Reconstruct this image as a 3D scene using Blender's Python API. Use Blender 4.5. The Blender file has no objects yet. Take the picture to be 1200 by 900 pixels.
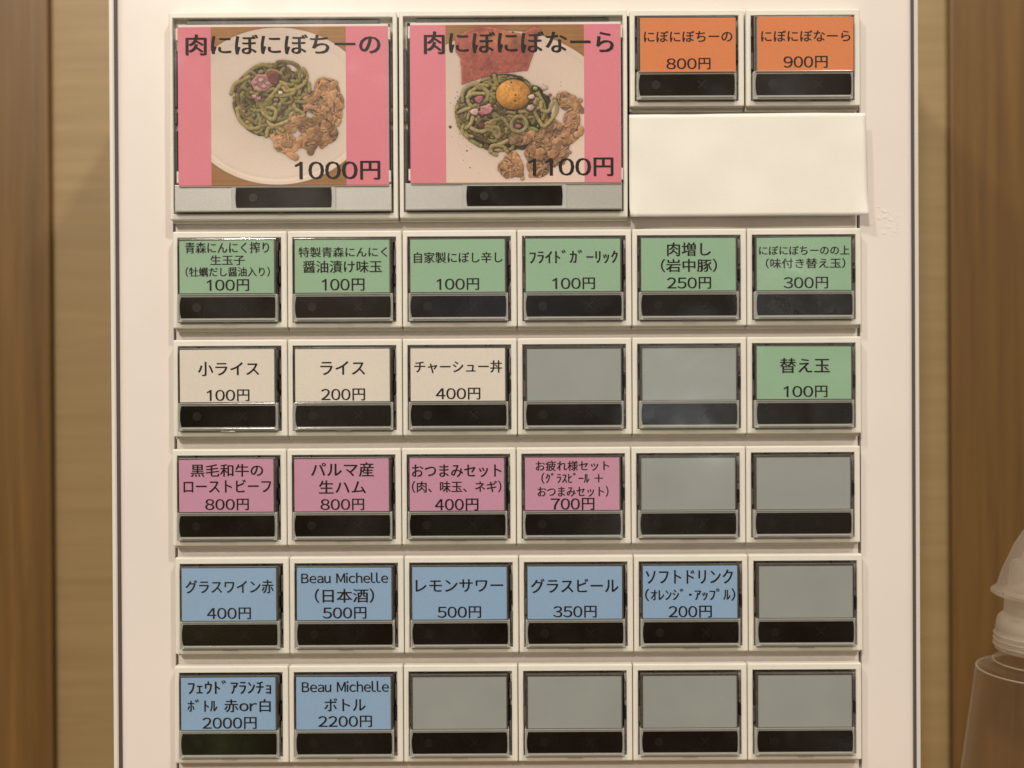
import bpy, bmesh, math, random
import numpy as np
from mathutils import Vector

# ------------------------------------------------------------------ scale
S = 0.0003            # metres for one picture pixel (1200 wide) on the door plane
D = 1300.0            # camera distance, in the same pixels
scene = bpy.context.scene
col = scene.collection

# ------------------------------------------------------------------ camera
cam = bpy.data.objects.new("camera", bpy.data.cameras.new("camera"))
col.objects.link(cam)
cam.data.sensor_width = 36.0
cam.data.lens = 36.0 * D / 1200.0
cam.data.clip_start = 0.01
cam.data.clip_end = 50
TILT = math.radians(0.25)
ROLL = math.radians(-0.31)
cam.rotation_mode = 'QUATERNION'
from mathutils import Euler, Matrix
Rm = Euler((math.radians(90) - TILT, 0, 0)).to_matrix() @ Matrix.Rotation(ROLL, 3, 'Z')
cam.rotation_quaternion = Rm.to_quaternion()
cam.location = Rm @ Vector((0, 0, D * S))
cam.data.dof.use_dof = True
cam.data.dof.focus_distance = D * S - 0.003
cam.data.dof.aperture_fstop = 6.5
scene.camera = cam

# ------------------------------------------------------------------ light
world = bpy.data.worlds.new("World"); scene.world = world
world.use_nodes = True
wt = world.node_tree; wt.nodes.clear()
wo = wt.nodes.new('ShaderNodeOutputWorld'); wb = wt.nodes.new('ShaderNodeBackground')
tc = wt.nodes.new('ShaderNodeTexCoord'); sep = wt.nodes.new('ShaderNodeSeparateXYZ')
wt.links.new(tc.outputs['Generated'], sep.inputs[0])
ramp = wt.nodes.new('ShaderNodeValToRGB')
mr = wt.nodes.new('ShaderNodeMapRange'); mr.inputs[1].default_value = -1; mr.inputs[2].default_value = 1
wt.links.new(sep.outputs[2], mr.inputs[0]); wt.links.new(mr.outputs[0], ramp.inputs[0])
cr = ramp.color_ramp
cr.elements[0].position = 0.0; cr.elements[0].color = (.27, .21, .16, 1)
cr.elements[1].position = 1.0; cr.elements[1].color = (1.30, 1.22, 1.14, 1)
e = cr.elements.new(0.42); e.color = (.13, .095, .065, 1)
e = cr.elements.new(0.58); e.color = (.50, .42, .31, 1)
# noise patches in the world, standing in for the unseen dim room the covers mirror
nz = wt.nodes.new('ShaderNodeTexNoise'); nz.inputs['Scale'].default_value = 9; nz.inputs['Detail'].default_value = 2
wt.links.new(tc.outputs['Generated'], nz.inputs['Vector'])
nr = wt.nodes.new('ShaderNodeValToRGB'); nrr = nr.color_ramp
nrr.elements[0].position = .34; nrr.elements[0].color = (.28, .24, .20, 1)
nrr.elements[1].position = .66; nrr.elements[1].color = (2.7, 2.8, 2.9, 1)
q = nrr.elements.new(.48); q.color = (.9, .9, .8, 1)
q = nrr.elements.new(.585); q.color = (1.15, 1.12, 1.0, 1)
wt.links.new(nz.outputs['Fac'], nr.inputs[0])
mx = wt.nodes.new('ShaderNodeMix'); mx.data_type = 'RGBA'; mx.blend_type = 'MULTIPLY'; mx.inputs[0].default_value = 1
wt.links.new(ramp.outputs[0], mx.inputs[6]); wt.links.new(nr.outputs[0], mx.inputs[7])
def wm(op, a, b=None):
    n_ = wt.nodes.new('ShaderNodeMath'); n_.operation = op
    for i_, v_ in enumerate((a, b)):
        if v_ is None: continue
        if isinstance(v_, (int, float)): n_.inputs[i_].default_value = v_
        else: wt.links.new(v_, n_.inputs[i_])
    return n_.outputs[0]
acc = mx.outputs[2]
front = wm('LESS_THAN', sep.outputs[1], 0.0)
# soft coloured patches added to the world so the glossy covers show reflections
for X_, Z_, hx, hz, soft, colr in ((.155, -.012, .040, .048, .008, (2.3, 2.5, 2.7)), (.245, .088, .007, .016, .010, (7, 6.6, 6.0)), (.262, .062, .030, .004, .008, (3.4, 3.5, 3.6)),
                                  (.088, -.128, .012, .010, .018, (2.0, 1.9, 1.7)), (.172, -.066, .009, .016, .010, (2.4, 2.3, 2.1)), (-.262, -.315, .020, .02, .02, (.42, .75, .18)),
                                  (-.02, .062, .05, .02, .03, (.42, .5, .75)), (.262, -.29, .035, .004, .010, (2.0, 1.8, 1.5)), (-.25, -.19, .04, .02, .03, (.7, .62, .25)),
                                  (.30, -.02, .02, .03, .012, (1.3, 1.4, 1.3)), (-.16, .03, .03, .02, .02, (.9, .6, .5))):
    dx = wm('SUBTRACT', wm('ABSOLUTE', wm('SUBTRACT', sep.outputs[0], X_)), hx); dz = wm('SUBTRACT', wm('ABSOLUTE', wm('SUBTRACT', sep.outputs[2], Z_)), hz)
    dd = wm('MAXIMUM', dx, dz)
    r_ = wt.nodes.new('ShaderNodeMapRange'); r_.inputs[1].default_value = soft; r_.inputs[2].default_value = 0; wt.links.new(dd, r_.inputs[0])
    fc = wm('MULTIPLY', r_.outputs[0], front)
    mm = wt.nodes.new('ShaderNodeMix'); mm.data_type = 'RGBA'; mm.blend_type = 'ADD'; mm.inputs[7].default_value = (*colr, 1)
    wt.links.new(fc, mm.inputs[0]); wt.links.new(acc, mm.inputs[6]); acc = mm.outputs[2]
wt.links.new(acc, wb.inputs[0]); wb.inputs[1].default_value = 0.55
wt.links.new(wb.outputs[0], wo.inputs[0])

def lamp(name, loc, size, power, color):
    l = bpy.data.lights.new(name, 'AREA'); l.shape = 'DISK'; l.size = size
    l.energy = power; l.color = color
    o = bpy.data.objects.new(name, l); col.objects.link(o)
    o.location = loc
    o.rotation_euler = (Vector((0, 0, 0)) - Vector(loc)).to_track_quat('-Z', 'Y').to_euler()
    return o
WARM = (1.0, .84, .66)
lamp("ceiling_lamp", (.62, -1.10, 1.42), .09, 14.0, (1.0, .93, .84))
lamp("ceiling_lamp", (-.80, -1.15, 1.35), .10, 9.8, (1.0, .885, .75))
lamp("ceiling_lamp", (-.55, -1.85, 1.05), .16, 18.4, (1.0, .90, .80))

scene.view_settings.view_transform = 'Standard'
scene.view_settings.look = 'None'
scene.view_settings.exposure = 0.0
scene.view_settings.gamma = 1.0
scene.render.engine = 'CYCLES'
scene.cycles.max_bounces = 8
scene.cycles.transparent_max_bounces = 12
scene.cycles.use_denoising = True

# ------------------------------------------------------------------ helpers
ROLLK = math.tan(math.radians(0.31))
def unroll(px, py):
    """photograph pixel -> pixel with the camera's roll taken out"""
    dx, dy = px - 600, py - 450
    return 600 + dx - dy * ROLLK, 450 + dy + dx * ROLLK

def at(px, py, d):
    """unrolled pixel + height above the door plane (pixels) -> world point"""
    f = (D - d) / D
    return Vector(((px - 600) * S * f, -d * S, (450 - py) * S * f))

def tag(o, label=None, cat=None, group=None, kind=None):
    if label: o['label'] = label
    if cat: o['category'] = cat
    if group: o['group'] = group
    if kind: o['kind'] = kind
    return o

def empty(name, loc):
    o = bpy.data.objects.new(name, None); o.location = loc
    o.empty_display_size = .01
    col.objects.link(o); return o

class Geo:
    """collects shapes given in pixels (x right, y down, d towards the camera)"""
    def __init__(s, k=S): s.bm = bmesh.new(); s.k = k
    def P(s, x, y, d): return s.bm.verts.new((x * s.k, -d * S, -y * s.k))
    def box(s, x0, x1, y0, y1, d0, d1, bev=0, seg=2, fronts=True):
        v = [s.P(x, y, d) for d in (d0, d1) for y in (y0, y1) for x in (x0, x1)]
        fs = [(0, 1, 3, 2), (4, 6, 7, 5), (0, 4, 5, 1), (2, 3, 7, 6), (0, 2, 6, 4), (1, 5, 7, 3)]
        faces = [s.bm.faces.new([v[i] for i in f]) for f in fs]
        if bev:
            ed = set()
            for f in faces[1:]:
                for e in f.edges:
                    if not all(w in v[:4] for w in e.verts): ed.add(e)
            bmesh.ops.bevel(s.bm, geom=list(ed), offset=bev * S, segments=seg, affect='EDGES', profile=.6)
        return s
    def ring(s, o, i, d0, d1, bev=0, seg=2, ibev=None):
        ox0, ox1, oy0, oy1 = o; ix0, ix1, iy0, iy1 = i
        def loop(x0, x1, y0, y1, d): return [s.P(x0, y0, d), s.P(x1, y0, d), s.P(x1, y1, d), s.P(x0, y1, d)]
        of, inf = loop(*o, d1), loop(*i, d1); ob, ib = loop(*o, d0), loop(*i, d0)
        ed, ed2 = [], []
        for a in range(4):
            b = (a + 1) % 4
            s.bm.faces.new((of[a], of[b], inf[b], inf[a]))
            s.bm.faces.new((ob[b], ob[a], ib[a], ib[b]))
            s.bm.faces.new((of[b], of[a], ob[a], ob[b]))
            s.bm.faces.new((inf[a], inf[b], ib[b], ib[a]))
            for x, y in ((of[a], of[b]), (of[a], ob[a])): ed.append(s.bm.edges.get((x, y)))
            ed2.append(s.bm.edges.get((inf[a], inf[b])))
        if bev: bmesh.ops.bevel(s.bm, geom=ed, offset=bev * S, segments=seg, affect='EDGES', profile=.6)
        if ibev:
            ed2 = [e for e in ed2 if e.is_valid]
            bmesh.ops.bevel(s.bm, geom=ed2, offset=ibev * S, segments=1, affect='EDGES', profile=.6)
        return s
    def prism(s, pts, d0, d1):
        f = [s.P(x, y, d1) for x, y in pts]; b = [s.P(x, y, d0) for x, y in pts]
        s.bm.faces.new(f); s.bm.faces.new(b[::-1])
        n = len(pts)
        for i in range(n): s.bm.faces.new((f[i], b[i], b[(i + 1) % n], f[(i + 1) % n]))
        return s
    def mesh(s, name, mat, smooth=False):
        bmesh.ops.recalc_face_normals(s.bm, faces=s.bm.faces[:])
        m = bpy.data.meshes.new(name); s.bm.to_mesh(m); s.bm.free()
        m.materials.append(mat)
        if smooth: m.polygons.foreach_set('use_smooth', [True] * len(m.polygons))
        return m

def link(name, mesh, parent=None, loc=None):
    o = bpy.data.objects.new(name, mesh); col.objects.link(o)
    if parent: o.parent = parent
    if loc is not None: o.location = loc
    return o

# ------------------------------------------------------------------ materials
def mat(name, color, rough=.5, spec=.5, coat=0, metallic=0, noise=None, bump=None, coat_rough=.05, var=None):
    """noise=(scale, amount) mottles the colour, bump=(scale, strength) roughens, var=(scale, lo, hi) varies gloss"""
    m = bpy.data.materials.new(name); m.use_nodes = True
    nt = m.node_tree; p = nt.nodes['Principled BSDF']
    p.inputs['Base Color'].default_value = (*color, 1)
    p.inputs['Roughness'].default_value = rough
    p.inputs['Specular IOR Level'].default_value = spec
    p.inputs['Coat Weight'].default_value = coat
    p.inputs['Coat Roughness'].default_value = coat_rough
    p.inputs['Metallic'].default_value = metallic
    if noise or bump or var:
        t = nt.nodes.new('ShaderNodeTexCoord'); g = nt.nodes.new('ShaderNodeNewGeometry')
    if noise:
        n = nt.nodes.new('ShaderNodeTexNoise'); n.inputs['Scale'].default_value = noise[0]; n.inputs['Detail'].default_value = 4
        nt.links.new(g.outputs['Position'], n.inputs['Vector'])
        r = nt.nodes.new('ShaderNodeMapRange'); r.inputs[1].default_value = .3; r.inputs[2].default_value = .7
        r.inputs[3].default_value = 1 - noise[1]; r.inputs[4].default_value = 1 + noise[1]
        nt.links.new(n.outputs['Fac'], r.inputs[0])
        v = nt.nodes.new('ShaderNodeVectorMath'); v.operation = 'SCALE'; v.inputs[0].default_value = color
        nt.links.new(r.outputs[0], v.inputs['Scale']); nt.links.new(v.outputs[0], p.inputs['Base Color'])
    if bump:
        n = nt.nodes.new('ShaderNodeTexNoise'); n.inputs['Scale'].default_value = bump[0]; n.inputs['Detail'].default_value = 3
        nt.links.new(g.outputs['Position'], n.inputs['Vector'])
        b = nt.nodes.new('ShaderNodeBump'); b.inputs['Strength'].default_value = bump[1]; b.inputs['Distance'].default_value = .0004
        nt.links.new(n.outputs['Fac'], b.inputs['Height']); nt.links.new(b.outputs[0], p.inputs['Normal'])
    if var:
        n = nt.nodes.new('ShaderNodeTexNoise'); n.inputs['Scale'].default_value = var[0]; n.inputs['Detail'].default_value = 5
        nt.links.new(g.outputs['Position'], n.inputs['Vector'])
        r = nt.nodes.new('ShaderNodeMapRange'); r.inputs[1].default_value = .35; r.inputs[2].default_value = .7
        r.inputs[3].default_value = var[1]; r.inputs[4].default_value = var[2]
        nt.links.new(n.outputs['Fac'], r.inputs[0]); nt.links.new(r.outputs[0], p.inputs['Roughness'])
    return m

M = {}
M['door'] = mat('door_white_enamel', (.80, .735, .685), .38, .5, coat=.35, coat_rough=.12, noise=(14, .028), bump=(55, .02), var=(38, .30, .46))
M['casing'] = mat('casing_white_enamel', (.80, .76, .72), .35)
M['holder'] = mat('holder_dark_smoky_plastic', (.075, .066, .058), .3, .5, noise=(800, .3))
M['gap_strip'] = mat('dark_door_gap', (.10, .08, .075), .6)  # dark colour stands in for the shaded gap round the door
M['bar'] = mat('filler_strip_plastic', (.74, .68, .63), .45, noise=(300, .03))
M['housing'] = mat('housing_cream_plastic', (.78, .75, .67), .42, .45, noise=(160, .02), bump=(2600, .05))
M['recess'] = mat('recess_dark_plastic', (.05, .036, .03), .4)
M['clip'] = mat('clip_grey_plastic', (.20, .17, .15), .35, noise=(700, .25))
M['hook'] = mat('hook_black_plastic', (.012, .008, .008), .5)
M['cap'] = mat('cap_smoky_plastic', (.52, .53, .50), .32, .5, noise=(500, .06))
M['plate'] = mat('plate_grey_plastic', (.335, .362, .352), .48, .5, noise=(55, .05), bump=(4000, .06))
M['strip'] = mat('strip_black_acrylic', (.0075, .0045, .0028), .25, .36, noise=(900, .35), var=(60, .10, .42))
M['mark'] = mat('unlit_red_lamp', (.009, .0042, .0035), .35)
M['silver'] = mat('silver_flake_plate', (.54, .53, .51), .36, .5, metallic=.45, noise=(2600, .12), bump=(2600, .14))
M['ink'] = mat('printed_ink', (.012, .006, .006), .55, .3)
M['ink_soft'] = mat('printed_ink_on_photo', (.014, .006, .005), .55, .3)
M['paper'] = mat('plain_cream_paper', (.84, .815, .745), .85, .2, noise=(28, .03), bump=(1500, .12))
M['paper_edge'] = mat('card_paper_edge', (.80, .74, .69), .7)
def card_mat(n, c): return mat(n, c, .6, .35, noise=(2300, .05))
M['green'] = card_mat('green_card_paper', (.305, .49, .335))
M['white'] = card_mat('white_card_paper', (.775, .72, .64))
M['rose'] = card_mat('rose_card_paper', (.60, .305, .44))
M['blue'] = card_mat('blue_card_paper', (.285, .445, .67))
M['orange'] = card_mat('orange_card_paper', (.72, .235, .085))
M['pink'] = card_mat('pink_card_paper', (.745, .235, .305))

def clear_mat(name, tint, fac, rough=.03, milk=0, milk_col=(.8, .76, .7), ior=1.45, smudge=True, edge=0):
    m = bpy.data.materials.new(name); m.use_nodes = True
    nt = m.node_tree; nt.nodes.clear()
    out = nt.nodes.new('ShaderNodeOutputMaterial')
    tr = nt.nodes.new('ShaderNodeBsdfTransparent'); tr.inputs[0].default_value = (*tint, 1)
    gl = nt.nodes.new('ShaderNodeBsdfGlossy'); gl.inputs['Roughness'].default_value = rough
    fr = nt.nodes.new('ShaderNodeLayerWeight'); fr.inputs[0].default_value = .5
    p5 = nt.nodes.new('ShaderNodeMath'); p5.operation = 'POWER'; p5.inputs[1].default_value = 5
    mul = nt.nodes.new('ShaderNodeMath'); mul.operation = 'MULTIPLY_ADD'; mul.use_clamp = True
    mul.inputs[1].default_value = .8; mul.inputs[2].default_value = .04 * fac
    nt.links.new(fr.outputs['Facing'], p5.inputs[0])
    mi = nt.nodes.new('ShaderNodeMixShader')
    nt.links.new(p5.outputs[0], mul.inputs[0]); nt.links.new(mul.outputs[0], mi.inputs[0])
    nt.links.new(tr.outputs[0], mi.inputs[1]); nt.links.new(gl.outputs[0], mi.inputs[2])
    if smudge:
        g = nt.nodes.new('ShaderNodeNewGeometry')
        n = nt.nodes.new('ShaderNodeTexNoise'); n.inputs['Scale'].default_value = 45; n.inputs['Detail'].default_value = 5
        n.inputs['Distortion'].default_value = 1.2
        nt.links.new(g.outputs['Position'], n.inputs['Vector'])
        r = nt.nodes.new('ShaderNodeMapRange'); r.inputs[1].default_value = .4; r.inputs[2].default_value = .75
        r.inputs[3].default_value = rough; r.inputs[4].default_value = .28
        nt.links.new(n.outputs['Fac'], r.inputs[0]); nt.links.new(r.outputs[0], gl.inputs['Roughness'])
        b = nt.nodes.new('ShaderNodeBump'); b.inputs['Strength'].default_value = .12; b.inputs['Distance'].default_value = .0006
        n2 = nt.nodes.new('ShaderNodeTexNoise'); n2.inputs['Scale'].default_value = 30; n2.inputs['Detail'].default_value = 1
        nt.links.new(g.outputs['Position'], n2.inputs['Vector'])
        nt.links.new(n2.outputs['Fac'], b.inputs['Height']); nt.links.new(b.outputs[0], gl.inputs['Normal'])
    last = mi
    if milk or edge:
        df = nt.nodes.new('ShaderNodeBsdfDiffuse'); df.inputs[0].default_value = (*milk_col, 1)
        tl = nt.nodes.new('ShaderNodeBsdfTranslucent'); tl.inputs[0].default_value = (*milk_col, 1)
        a = nt.nodes.new('ShaderNodeMixShader'); a.inputs[0].default_value = .45
        nt.links.new(df.outputs[0], a.inputs[1]); nt.links.new(tl.outputs[0], a.inputs[2])
        m2 = nt.nodes.new('ShaderNodeMixShader'); m2.inputs[0].default_value = milk
        if edge:
            lw = nt.nodes.new('ShaderNodeLayerWeight'); lw.inputs[0].default_value = .5
            pw = nt.nodes.new('ShaderNodeMath'); pw.operation = 'POWER'; pw.inputs[1].default_value = 6
            ad = nt.nodes.new('ShaderNodeMath'); ad.operation = 'MULTIPLY_ADD'; ad.inputs[1].default_value = edge; ad.inputs[2].default_value = milk
            ad.use_clamp = True
            nt.links.new(lw.outputs['Facing'], pw.inputs[0]); nt.links.new(pw.outputs[0], ad.inputs[0]); nt.links.new(ad.outputs[0], m2.inputs[0])
        nt.links.new(last.outputs[0], m2.inputs[1]); nt.links.new(a.outputs[0], m2.inputs[2]); last = m2
    nt.links.new(last.outputs[0], out.inputs[0])
    return m
M['cover'] = clear_mat('clear_cover_plastic', (.96, .96, .95), .95, .035)
M['lens_rib'] = clear_mat('rib_plastic_with_glint', (.80, .80, .78), 2.5, .12, milk=.6, milk_col=(.68, .68, .64), smudge=False)  # milky tint puts the bright highlight along the ribs into their colour
M['pet'] = clear_mat('clear_bottle_plastic', (.975, .965, .95), .8, .05, milk=.012, edge=.5, smudge=False)
M['cap_milky'] = clear_mat('milky_cap_plastic', (.93, .90, .86), .9, .2, milk=.27, milk_col=(.80, .74, .66), smudge=False, edge=.5)
M['collar_milky'] = clear_mat('milky_collar_plastic', (.9, .87, .82), .9, .2, milk=.42, milk_col=(.80, .74, .66), smudge=False, edge=.5)

def wood(name, c1, c2, grain_axis, scale, rough=.45):
    m = bpy.data.materials.new(name); m.use_nodes = True
    nt = m.node_tree; p = nt.nodes['Principled BSDF']
    g = nt.nodes.new('ShaderNodeNewGeometry'); mp = nt.nodes.new('ShaderNodeMapping')
    sc = [scale, scale, scale]; sc[grain_axis] = scale * .045
    mp.inputs['Scale'].default_value = sc
    n = nt.nodes.new('ShaderNodeTexNoise'); n.inputs['Scale'].default_value = 1; n.inputs['Detail'].default_value = 7
    n.inputs['Distortion'].default_value = .35; n.inputs['Roughness'].default_value = .6
    r = nt.nodes.new('ShaderNodeValToRGB')
    r.color_ramp.elements[0].position = .32; r.color_ramp.elements[0].color = (*c1, 1)
    r.color_ramp.elements[1].position = .68; r.color_ramp.elements[1].color = (*c2, 1)
    nt.links.new(g.outputs['Position'], mp.inputs[0]); nt.links.new(mp.outputs[0], n.inputs['Vector'])
    nt.links.new(n.outputs['Fac'], r.inputs[0]); nt.links.new(r.outputs[0], p.inputs['Base Color'])
    p.inputs['Roughness'].default_value = rough
    b = nt.nodes.new('ShaderNodeBump'); b.inputs['Strength'].default_value = .15; b.inputs['Distance'].default_value = .001
    nt.links.new(n.outputs['Fac'], b.inputs['Height']); nt.links.new(b.outputs[0], p.inputs['Normal'])
    return m
M['tan'] = wood('light_veneer', (.29, .20, .088), (.35, .248, .112), 0, 190, .5)
M['brown'] = wood('brown_timber', (.125, .064, .016), (.185, .098, .027), 2, 170, .42)
M['counter'] = wood('counter_timber', (.22, .13, .06), (.32, .2, .1), 0, 90, .4)

# ------------------------------------------------------------------ lettering
GLYPH = {}     # (character, weight) -> vertices, faces
JOBS = []
def wide(ch):  # Latin letters and digits in the plain gothic shapes of the menu cards
    return chr(ord(ch) + 0xFEE0) if '!' < ch <= '~' else ch
def text(body, box, parent, d, k, m, weight):
    JOBS.append((body, box, parent, d, k, m, weight))
def layout(body, weight):
    """place glyph by glyph: kana and kanji on their square, Latin and digits by their own width"""
    x = 0; V = []; Fc = []; n = 0
    for ch in body:
        if ch == ' ': x += .42; continue
        v, f = GLYPH[(wide(ch), weight)]
        v = v.copy()
        if ord(ch) < 127:
            lo, hi = v[:, 0].min(), v[:, 0].max(); w = hi - lo
            if ch.isdigit() and ch != '1': v[:, 0] = (v[:, 0] - lo) / w * .56 + x + .035; x += .63
            elif ch == '1':
                v = np.array([(.33, -.01, 0), (.42, -.01, 0), (.42, .74, 0), (.34, .74, 0), (.33, .70, 0), (.16, .60, 0), (.16, .52, 0), (.33, .61, 0)], float)
                f = [[0, 1, 2, 3, 4, 7], [4, 5, 6, 7]]; v[:, 0] += x; x += .63
            elif ch in '()': v[:, 0] += x + .05 - lo; x += w + .12
            else: v[:, 0] = (v[:, 0] - lo) * 1.06 + x + .04; x += w * 1.06 + .085
        else:
            v[:, 0] += x; x += .5 if 0xFF61 <= ord(ch) <= 0xFF9F else 1.0
        V.append(v); Fc += [[i + n for i in q] for q in f]; n += len(v)
    return np.concatenate(V), Fc
def flush_texts():
    cur = []
    for body, box, parent, d, k, m, weight in JOBS:
        for ch in body:
            kx = (wide(ch), weight)
            if ch != ' ' and kx not in GLYPH:
                c = bpy.data.curves.new('glyph', 'FONT'); c.body = kx[0]; c.resolution_u = 3
                o = bpy.data.objects.new('glyph', c); col.objects.link(o); GLYPH[kx] = None; cur.append((kx, o))
    bpy.context.view_layer.update()
    dg = bpy.context.evaluated_depsgraph_get()
    for kx, o in cur:
        me = bpy.data.meshes.new_from_object(o.evaluated_get(dg))
        a = np.empty(len(me.vertices) * 3, 'f'); me.vertices.foreach_get('co', a)
        GLYPH[kx] = (a.reshape(-1, 3).astype(float), [list(p.vertices) for p in me.polygons])
        bpy.data.meshes.remove(me)
    for kx, o in cur: bpy.data.objects.remove(o)
    for body, box, parent, d, k, m, weight in JOBS:
        v, f = layout(body, weight); lo, hi = v.min(0), v.max(0); x0, y0, x1, y1 = box
        X = (x0 + (v[:, 0] - lo[0]) / (hi[0] - lo[0]) * (x1 - x0)) * k
        t = (v[:, 1] - lo[1]) / max(hi[1] - lo[1], 1e-6)
        Z = -(y1 - t * (y1 - y0)) * k
        me = bpy.data.meshes.new('lettering')
        em = (y1 - y0) * k; VV = []; FF = []
        for q, (sx, sz) in enumerate(((-1, .3), (1, -.3), (0, 0))):      # ink spreads a little into the paper
            VV.append(np.stack([X + sx * weight * em, np.full_like(X, -(d + .05 * q) * S), Z + sz * weight * em], 1))
            FF += [[i + q * len(X) for i in fc] for fc in f]
        me.from_pydata(np.concatenate(VV).tolist(), [], FF)
        me.materials.append(m)
        link('lettering', me, parent)

# crops the text boxes were read from: (left, top, scale)
CROP = {'A': (190, 260, 3.4615), 'B': (460, 260, 3.4615), 'C': (730, 260, 3.46), 'D': (190, 510, 3.4615),
        'E': (460, 510, 3.4615), 'F': (730, 510, 3.46), 'G': (190, 760, 4.138), 'H': (190, 0, 3.334),
        'I': (460, 0, 3.334), 'J': (730, 0, 3.333)}

# ------------------------------------------------------------------ setting
def panel_box(name, x0, x1, y0, y1, d0, d1, m, bev=0, seg=2, **kw):
    """a box whose front face spans picture pixels x0..x1, y0..y1 at height d1"""
    g = Geo(S * (D - d1) / D)
    g.box(x0 - 600, x1 - 600, y0 - 450, y1 - 450, d0, d1, bev, seg)
    return link(name, g.mesh(name, m), **kw)

COUNTER_Y = 1230
bw = panel_box('back_wall', -900, 2100, -1200, 2400, -470, -425, M['tan']); tag(bw, kind='structure')
ct = link('counter', Geo().box(-900, 1500, COUNTER_Y - 450, COUNTER_Y - 350, -424, 500, 4).mesh('counter', M['counter']))
tag(ct, kind='structure')
lp = panel_box('wooden_pillar', -420, 59, -900, COUNTER_Y + 130, -424, -412, M['brown'], 3)
tag(lp, 'brown timber pillar on the left side of the white ticket machine', 'pillar', 'timber pillars beside the machine')
rp = panel_box('wooden_pillar', 1115, 1680, -900, COUNTER_Y + 130, -424, -412, M['brown'], 3)
tag(rp, 'brown timber pillar on the right, behind the clear bottle', 'pillar', 'timber pillars beside the machine')
for p_ in (lp, rp):      # stand them on the counter
    for v in p_.data.vertices:
        if v.co.z < -.2: v.co.z = (450 - COUNTER_Y) * S + .0002

# ------------------------------------------------------------------ machine
mach = empty('ticket_machine', (0, -0.0, (450 - COUNTER_Y) * S))
tag(mach, 'white enamel ticket vending machine front with six rows of menu buttons', 'ticket machine')
def mpart(name, mesh): return link(name, mesh, mach, -mach.location)
# casing behind the door
k = S * (D + 22) / D
g = Geo(k); g.box(130.0 - 600, 1077.7 - 600, -160 - 450, (COUNTER_Y - 450) * (D / (D + 22)), -423, -22, 2.0)
mpart('casing', g.mesh('casing', M['casing']))
g = Geo(S * (D + 16) / D); g.box(136.2 - 600, 1072.6 - 600, -150 - 450, 1205 - 450, -24, -16)  # dark strip added where only the gap between door and casing shows
mpart('gap_strip', g.mesh('gap_strip', M['gap_strip']))
# door: rounded slab with a window for the rows
g = Geo(S)
g.ring((138.6 - 600, 1070.9 - 600, -140 - 450, 1190 - 450), (203.8 - 600, 1008.5 - 600, 20 - 450, 905 - 450), -16, 0, 9, 5)
mpart('door', g.mesh('door', M['door']))
g = Geo(S); g.box(202 - 600, 1011 - 600, 16 - 450, 908 - 450, -20, -15)
mpart('button_chassis', g.mesh('button_chassis', M['hook']))
ROWY = [12.5, 269.3, 396.3, 524.5, 651.6, 779.4]
ROWX = [0, .7, .3, -1.5, .8, -.8]
for y0, y1 in ((254, 272), (382, 400), (509, 528), (636, 656), (764, 783), (890, 912)):
    g = Geo(S); g.box(206.4 - 600, 1005.6 - 600, y0 - 450, y1 - 450, -14, -1.5, .8)
    mpart('filler_strip', g.mesh('filler_strip', M['bar']))
g = Geo(S); g.box(740 - 600, 1005.6 - 600, 118 - 450, 146 - 450, -14, -1.5, .8)
mpart('filler_strip', g.mesh('filler_strip', M['bar']))

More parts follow.
